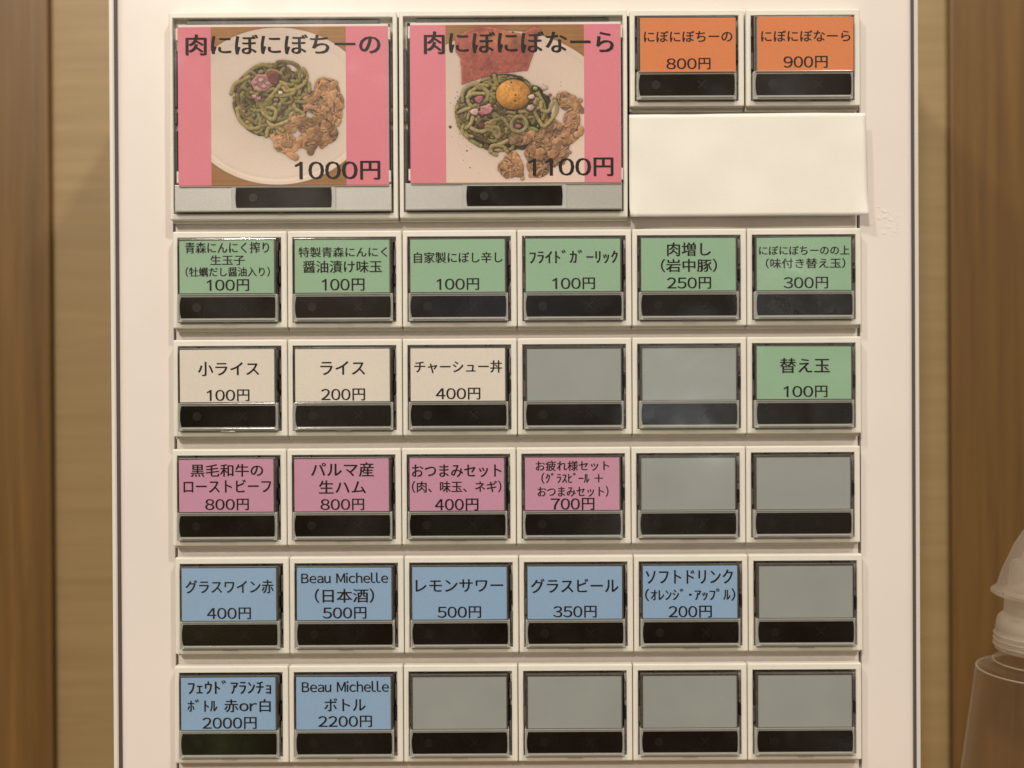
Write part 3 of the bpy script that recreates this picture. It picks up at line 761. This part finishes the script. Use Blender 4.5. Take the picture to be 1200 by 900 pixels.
def dish_two():
    s = Dish(772, 873, 11)
    ox, oy = 10, 20
    def q(x, y): return x - ox, y - oy
    s.wood(); s.col *= .95
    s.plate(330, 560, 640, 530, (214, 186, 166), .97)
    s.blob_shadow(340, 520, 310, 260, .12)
    # ham slice
    mk = s.poly([q(*p) for p in ((62, 90), (140, 45), (230, 28), (330, 45), (430, 70), (505, 30), (540, 45), (520, 110), (500, 180),
                                 (465, 275), (300, 290), (190, 320), (98, 350), (92, 200), (65, 170))], 12, seen(176, 92, 78), .22, 5)
    f1 = fbm(s.H, s.W, 70, s.rs, 4)
    line = np.exp(-((f1 - .5) / .018) ** 2) * mk
    s.col = s.col * (1 - .22 * line[..., None]) + seen(205, 140, 110) * .22 * line[..., None]
    fat = np.exp(-(((s.xx - 330) / 130) ** 2 + ((s.yy - 75) / 45) ** 2)) * mk
    s.col = s.col * (1 - .6 * fat[..., None]) + seen(205, 135, 85) * .6 * fat[..., None]
    s.base(335 - ox, 510 - oy, 268, 215, 34, seen(66, 58, 34))
    s.curls(80, 320 - ox, 510 - oy, 238, 192, 9.5, 8, 34, OL)
    s.curls(52, 330 - ox, 500 - oy, 220, 170, 9.5, 30, 60, OL)
    G_ = seen(168, 144, 94) * .92
    for P_, z in (([(175, 340), (215, 365), (245, 395), (240, 430)], 66), ([(100, 440), (110, 380), (160, 350), (200, 370)], 62),
               ([(130, 420), (160, 400), (215, 400), (250, 395)], 60), ([(80, 500), (140, 480), (160, 500), (150, 560), (120, 590)], 64),
               ([(150, 590), (200, 610), (255, 600), (300, 640), (300, 590), (220, 580)], 70),
               ([(375, 560), (380, 600), (425, 610), (460, 575), (440, 530), (400, 530), (375, 560)], 76),
               ([(260, 720), (265, 690), (310, 680), (350, 660)], 66), ([(290, 740), (255, 720), (270, 690), (320, 690), (350, 720)], 64),
               ([(510, 430), (505, 500), (535, 560), (560, 580), (610, 530), (630, 480), (610, 430)], 70),
               ([(540, 450), (545, 490), (580, 500), (600, 460)], 66), ([(280, 300), (290, 340), (300, 360)], 58),
               ([(270, 510), (330, 540), (370, 590), (440, 620)], 68)):
        s.noodle([q(*p) for p in P_], 10.5, z, G_ * s.rs.uniform(.8, 1.05))
    mc = seen(188, 138, 98)
    for (x, y, rx, ry, r, z, c) in ((690, 450, 75, 50, .5, 46, .98), (715, 540, 52, 78, .1, 48, .95), (690, 620, 62, 70, .1, 48, 1.02),
                                    (600, 590, 72, 60, .4, 48, .85), (560, 660, 90, 60, .1, 52, .8), (440, 640, 90, 48, -.2, 60, .9),
                                    (620, 740, 75, 70, .2, 52, .88), (510, 730, 62, 62, -.7, 56, .92), (520, 810, 66, 62, 0, 50, .9),
                                    (372, 800, 76, 76, .1, 60, .98), (650, 690, 60, 60, .3, 50, .95)):
        s.meat(x - ox, y - oy, rx, ry, r, z, mc * c, 34)
    # yolk
    X = (s.xx - (385 - ox)) / 96; Y = (s.yy - (405 - oy)) / 84; qq = X * X + Y * Y; mk = qq < 1
    s.z[mk] = 95 + 55 * np.sqrt(1 - qq[mk]); s.food[mk] = 1
    yc = seen(216, 146, 66)[None, None] * (1.05 - .28 * np.clip(qq, 0, 1)[..., None] * (.4 + .6 * (Y[..., None] > -2)))
    s.col[mk] = yc[mk]
    on = [(195, 430, 30, (170, 95, 95)), (235, 490, 40, (196, 130, 128)), (168, 500, 28, (205, 165, 145)), (212, 505, 24, (176, 90, 100)),
          (205, 575, 22, (120, 65, 60)), (412, 582, 24, (160, 95, 90)), (486, 418, 24, (208, 175, 158)), (484, 478, 26, (198, 160, 145)),
          (250, 470, 20, (190, 120, 115)), (560, 370, 22, (190, 160, 140)), (590, 410, 16, (150, 80, 80)), (510, 370, 18, (150, 145, 90))]
    for (x, y, r, c) in on:
        a = s.rs.rand() * 3
        s.poly([q(x + r * s.rs.uniform(.65, 1.1) * math.cos(a + i * 1.05), y + r * .8 * s.rs.uniform(.65, 1.1) * math.sin(a + i * 1.05)) for i in range(6)], 98 if x < 470 or x > 520 else 150, seen(*c), .15, 16)
    out = s.finish()
    def spk(x, y, r):
        m_ = ((s.xx - x + ox) ** 2 + (s.yy - y + oy) ** 2) < r * r
        out[m_] = out[m_] * .12 + seen(50, 26, 18) * .6 * .3
    for (x, y, r) in ((375, 338, 5), (398, 408, 6), (395, 440, 6), (345, 360, 3), (385, 380, 3), (362, 375, 3), (430, 370, 3),
                      (33, 583, 9), (85, 620, 4), (125, 715, 5), (75, 490, 8), (62, 500, 5), (85, 465, 5), (630, 405, 4), (610, 430, 4), (385, 60, 5), (142, 808, 4)): spk(x, y, r)
    for _ in range(16): spk(385 + s.rs.randn() * 45, 390 + s.rs.randn() * 30, 2.2)
    for _ in range(22): spk(80 + s.rs.randn() * 22, 480 + s.rs.randn() * 60, 3)
    for _ in range(14): spk(640 + s.rs.randn() * 50, 420 + s.rs.randn() * 30, 2.6)
    for _ in range(10): spk(110 + s.rs.randn() * 40, 700 + s.rs.randn() * 70, 2.0)
    return out

def print_mat(name, arr):
    h, w = arr.shape[:2]
    im = bpy.data.images.new(name, w, h, float_buffer=True)
    im.colorspace_settings.name = 'Linear Rec.709'
    px = np.ones((h, w, 4), 'f'); px[..., :3] = arr[::-1]
    im.pixels.foreach_set(px.ravel()); im.update(); im.pack()
    m = bpy.data.materials.new(name); m.use_nodes = True
    nt = m.node_tree; p = nt.nodes['Principled BSDF']
    t = nt.nodes.new('ShaderNodeTexImage'); t.image = im; t.extension = 'EXTEND'
    nt.links.new(t.outputs[0], p.inputs['Base Color']); p.inputs['Roughness'].default_value = .5
    p.inputs['Specular IOR Level'].default_value = .35
    return m

# ------------------------------------------------------------------ large buttons
BIG = {}
def big_proto():
    g = Geo(K)
    g.ring((0, 267.4, 0, 243.4), (5.0, 262.2, 7.4, 236.2), -10, 0, 1.9, 3, ibev=.6)
    g.ring((.5, 266.9, 2, 245.6), (9, 258, 12, 232), -15.5, -8.5, .7, 2)
    BIG['housing'] = g.mesh('housing', M['housing'])
    BIG['recess'] = Geo(K).box(3, 264, 5, 239, -15.6, -13).mesh('recess', M['recess'])
    g = Geo(K)
    g.box(5.8, 8.6, 44, 110, -13, -3, .3); g.box(5.8, 8.6, 116, 130, -13, -3, .3); g.box(5.8, 8.6, 138, 204, -13, -3, .3)
    g.box(258.4, 261.4, 44, 110, -13, -3, .3); g.box(258.4, 261.4, 116, 130, -13, -3, .3); g.box(258.4, 261.4, 138, 204, -13, -3, .3)
    g.box(20, 246, 9, 13.5, -13, -4, .4)
    BIG['inner_frame'] = g.mesh('inner_frame', M['holder'])
    BIG['silver_plate'] = Geo(K).box(7.0, 260.2, 203, 234.2, -12, 3.4, .6).mesh('silver_plate', M['silver'])
    g = Geo(K); g.ring((73.5, 195.5, 204, 233), (78.5, 190.5, 206.5, 230.2), 3, 4.4, .4, 1)
    BIG['window_frame'] = g.mesh('window_frame', M['cap'])
    def sh(t): return 1.6 * math.sin(math.pi * (.08 + .84 * t)) - .3
    pts = [(79.6, 206.9), (189.4, 206.9)] + [(189.4 + sh(i / 8), 206.9 + 23 * i / 8) for i in range(1, 8)] + [(189.4, 229.9), (79.6, 229.9)] + \
          [(79.6 - sh(1 - i / 8), 206.9 + 23 * (1 - i / 8)) for i in range(1, 8)]
    BIG['sold_out_window'] = Geo(K).prism(pts, 3.3, 4.9).mesh('sold_out_window', M['strip'])
    c = [(99 + 5 * math.cos(a * math.pi / 12), 218.4 + 5 * math.sin(a * math.pi / 12)) for a in range(24)]
    BIG['circle_mark'] = Geo(K).prism(c, 4.9, 5.0).mesh('circle_mark', M['mark'])
    g = Geo(K); g.box(6.4, 260.8, 8.6, 235.4, -8, 8.5, 1.2, 3); g.box(126, 138, 235, 236.6, -2, 7, .4)
    BIG['clear_cover'] = g.mesh('clear_cover', M['cover'])
    g = Geo(K); g.box(7.6, 259.8, 233.0, 234.6, 3.2, 7.0, .4)
    BIG['rib'] = g.mesh('rib', M['lens_rib'])
big_proto()
def big_button(ox, oy, label, cr_, cardbox, photobox, arr, lines, nm, tilt):
    root = empty('picture_button', at(ox, oy, H)); tag(root, label, 'button', 'large picture buttons of the ticket machine')
    for n_ in ('housing', 'recess', 'inner_frame', 'silver_plate', 'window_frame', 'rib'): link(n_, BIG[n_], root)
    w = link('sold_out_window', BIG['sold_out_window'], root); link('circle_mark', BIG['circle_mark'], w)
    cv = link('clear_cover', BIG['clear_cover'], root)
    L, T, sc = CROP[cr_]
    def loc(x, y): return local(*unroll(L + x / sc, T + y / sc), ox, oy, 6)
    x0, y0 = loc(cardbox[0], cardbox[1]); x1, y1 = loc(cardbox[2], cardbox[3])
    # white tray that carries the card: shows above, at the corners and as a thin line below
    g = Geo(K); g.box(x0 + .2, x1 + .4, y0 - 3.2, y1 + 1.4, -3, 5.2, .7)
    for a_, b_ in ((x0 - 2.6, x0 + 3), (x1 - 3, x1 + 2.4)):
        g.box(a_, b_, y0 + .8, y0 + 15, -3, 4.8, .4); g.box(a_, b_, y1 - 17, y1 - 3.5, -3, 4.8, .4)
    link('card_tray', g.mesh('card_tray', M['paper_edge']), root)
    cd = link('menu_card', Geo(K).prism([(x0, y0), (x1, y0 - .2), (x1, y1), (x0, y1)], 5.2, 6.0).mesh('menu_card', M['pink']), root)
    px0, py0 = loc(photobox[0], photobox[1]); px1, py1 = loc(photobox[2], photobox[3])
    me = bpy.data.meshes.new('food_photo')
    me.from_pydata([(x * K, -6.15 * S, -y * K) for x, y in ((px0, py1), (px1, py1), (px1, py0), (px0, py0))], [], [(0, 1, 2, 3)])
    uv = me.uv_layers.new(name='uv')
    for i, c_ in enumerate(((0, 0), (1, 0), (1, 1), (0, 1))): uv.data[i].uv = c_
    me.materials.append(print_mat(nm, arr))
    link('food_photo', me, cd)
    add_lines(lines, cd, ox, oy, 6.3, K, M['ink_soft'], .030)
    return root
big_button(200.2, 12.5, 'large pink picture button for 1000 yen with noodles and meat, no egg', 'H', (62, 108, 885, 722), (191, 108, 721, 722),
           dish_one(), [('H', '肉にぼにぼちーの', 97, 135, 850, 215), ('H', '1000円', 522, 630, 850, 702)], 'printed_noodle_photo', 0)
big_button(469.6, 11.9, 'large pink picture button for 1100 yen with ham and an egg yolk', 'I', (68, 100, 893, 712), (207, 100, 750, 712),
           dish_two(), [('I', '肉にぼにぼなーら', 127, 123, 860, 210), ('I', '1100円', 533, 617, 860, 688)], 'printed_noodle_and_egg_photo', 0)
flush_texts()

# ------------------------------------------------------------------ blank cover and plain paper
g = Geo(K); bx, by = 739.8, 143
g.box(0, 264, 0, 110, -15.5, -2, 1.5, 3)
o = link('blanking_plate', g.mesh('blanking_plate', M['housing']), mach)
o.location = at(bx, by, H) - mach.location
def paper():
    nx, ny = 56, 26; bm = bmesh.new(); rs = np.random.RandomState(5)
    X0, X1 = 0., 277.; Y0, Y1 = 0., 120.
    n1 = vnoise(ny + 1, nx + 1, 7, rs); n2 = vnoise(ny + 1, nx + 1, 14, rs)
    V = []
    for j in range(ny + 1):
        r = []
        for i in range(nx + 1):
            u, v = i / nx, j / ny
            x = X0 + u * (X1 - X0) + 2.0 * v * (u - .2) ; y = Y0 + v * (Y1 - Y0) + (1 - u) * 0.8
            # rounded lower left corner
            if u < .03 and v > .94: x += (v - .94) * 40; 
            d = 1.6 + 3.2 * (n2[j, i] - .5) + 1.2 * (n1[j, i] - .5)
            q_ = max(0, (u - .93) / .07) * max(0, (v - .75) / .25); d += 5.5 * q_ ** 1.5
            q_ = max(0, 1 - u / .07) * max(0, (v - .80) / .2); d += 3.5 * q_ ** 1.5
            q_ = max(0, (u - .9) / .1); d += .2 * q_
            r.append(bm.verts.new((x * K, -d * S, -y * K)))
        V.append(r)
    for j in range(ny):
        for i in range(nx):
            f = bm.faces.new((V[j][i], V[j + 1][i], V[j + 1][i + 1], V[j][i + 1])); f.smooth = True
    bm.normal_update()
    bmesh.ops.solidify(bm, geom=bm.faces[:], thickness=.00012)
    bmesh.ops.recalc_face_normals(bm, faces=bm.faces[:])
    me = bpy.data.meshes.new('paper_sheet'); bm.to_mesh(me); bm.free(); me.materials.append(M['paper'])
    return me
x_, y_ = unroll(737.0, 133.5)
pp = link('paper_sheet', paper(), None, at(x_, y_ + .6, H - .6))
tag(pp, 'plain cream paper taped over the empty place below the orange buttons', 'paper')

# ------------------------------------------------------------------ bottle
BC, BD = 1226, -95
bfac = (D - BD) / D
cx, cy_ = unroll(BC, 760)
bz = lambda py: (450 - 3 - unroll(BC, py)[1]) * S * bfac
base = Vector(((cx - 600) * S * bfac, -BD * S, (450 - COUNTER_Y) * S))
bot = empty('spray_bottle', base)
tag(bot, 'clear plastic bottle with milky cap and collar at the lower right edge', 'bottle')
def lathe(name, prof, m, seg=64, close=False):
    """prof: (radius px, picture y)"""
    bm = bmesh.new(); rings = []
    for r, py in prof:
        z = (py if close else bz(py)) - base.z
        rr = max(r, .05) * .925 * S * bfac
        rings.append([bm.verts.new((rr * math.cos(2 * math.pi * i / seg), rr * math.sin(2 * math.pi * i / seg), z)) for i in range(seg)])
    for a, b in zip(rings, rings[1:]):
        for i in range(seg):
            f = bm.faces.new((a[i], a[(i + 1) % seg], b[(i + 1) % seg], b[i])); f.smooth = True
    bmesh.ops.recalc_face_normals(bm, faces=bm.faces[:])
    me = bpy.data.meshes.new(name); bm.to_mesh(me); bm.free(); me.materials.append(m)
    return link(name, me, bot)
lathe('body', [(50, 762), (50, 768), (60, 771), (62, 774), (60.5, 777), (66, 778.5), (76, 780), (81, 783), (83, 788), (85, 805), (99, 900), (113, 1000), (120, 1080), (121, 1170), (117, 1184), (90, 1188), (2, 1186)], M['pet'])
lathe('collar', [(47, 717), (52, 719), (56, 723), (58, 730), (58.5, 736), (57, 738), (59.5, 740), (60.5, 755), (59, 760), (52, 761.5), (48, 761)], M['collar_milky'])
lathe('collar_lining', [(44, 726), (54, 730), (55, 752), (50, 757)], M['collar_milky'])
lathe('nozzle_neck', [(47.5, 690), (48, 700), (48.5, 717)], M['collar_milky'])
lathe('overcap', [(2, 603), (10, 606), (18, 612), (26, 621), (36, 636), (45, 655), (51, 668), (57, 686), (61, 688.5), (64, 690.5), (64, 693), (60, 695.5), (50, 697)], M['cap_milky'])
lathe('nozzle', [(3, 640), (22, 642), (27, 648), (28, 654), (38, 656), (41, 660), (43, 676), (44, 688)], M['cap_milky'])
def rib_line():
    """raised pale line running down the front of the body"""
    prof = [(83, 788), (85, 805), (99, 900), (113, 1000), (120, 1080), (121, 1170)]
    bm = bmesh.new(); rows = []
    for r, py in prof:
        r *= .925; z = bz(py) - base.z; row = []
        for dx, rr in ((-21.6, r + .2), (-20.8, r + 1.1), (-19.6, r + 1.1), (-18.8, r + .2)):
            row.append(bm.verts.new((dx * S * bfac, -math.sqrt(rr * rr - dx * dx) * S * bfac, z)))
        rows.append(row)
    for a_, b_ in zip(rows, rows[1:]):
        for i in range(3): bm.faces.new((a_[i], a_[i + 1], b_[i + 1], b_[i]))
    me = bpy.data.meshes.new('pale_line'); bm.to_mesh(me); bm.free(); me.materials.append(M['cap_milky'])
    return link('pale_line', me, bot)
rib_line()
# thin raised screw threads inside the collar
def torus(name, R_, py, r, m, seg=64, k_=8):
    R_ *= .925
    bm = bmesh.new(); rings = []
    for i in range(seg):
        a_ = 2 * math.pi * i / seg
        rings.append([bm.verts.new(((R_ + r * math.cos(b_)) * math.cos(a_) * S * bfac, (R_ + r * math.cos(b_)) * math.sin(a_) * S * bfac,
                                    bz(py) - base.z + r * math.sin(b_) * S)) for b_ in [2 * math.pi * j / k_ for j in range(k_)]])
    for i in range(seg):
        A, B = rings[i], rings[(i + 1) % seg]
        for j in range(k_):
            f = bm.faces.new((A[j], A[(j + 1) % k_], B[(j + 1) % k_], B[j])); f.smooth = True
    me = bpy.data.meshes.new(name); bm.to_mesh(me); bm.free(); me.materials.append(m)
    return link(name, me, bot)
for R_, py in ((60.2, 742), (60.6, 748), (60.9, 754)): torus('screw_thread', R_, py, 1.0, M['collar_milky'])
torus('shoulder_rim', 81.5, 783, .9, M['collar_milky']); torus('shoulder_ring', 61.5, 773.5, .9, M['collar_milky'])

# ------------------------------------------------------------------ flaky remains of tape on the door
def flakes():
    r = random.Random(4); g = Geo(S)
    for i in range(26):
        x = 1043 + r.gauss(0, 8); y = 262 + r.gauss(0, 7) + (x - 1043) * .4; n = r.randint(5, 7); R_ = r.uniform(1.2, 4.2)
        pts = [(x - 600 + R_ * r.uniform(.5, 1.1) * math.cos(6.283 * i_ / n), y - 450 + R_ * .7 * r.uniform(.5, 1.1) * math.sin(6.283 * i_ / n)) for i_ in range(n)]
        g.prism(pts, 0.02, .25 + r.random() * .2)
    return g.mesh('tape_residue', mat('old_tape_adhesive', (.83, .79, .74), .25, .6))
tr = link('tape_residue', flakes())
tag(tr, 'small flaky white tape residue on the door, right of the green card row', 'tape residue')
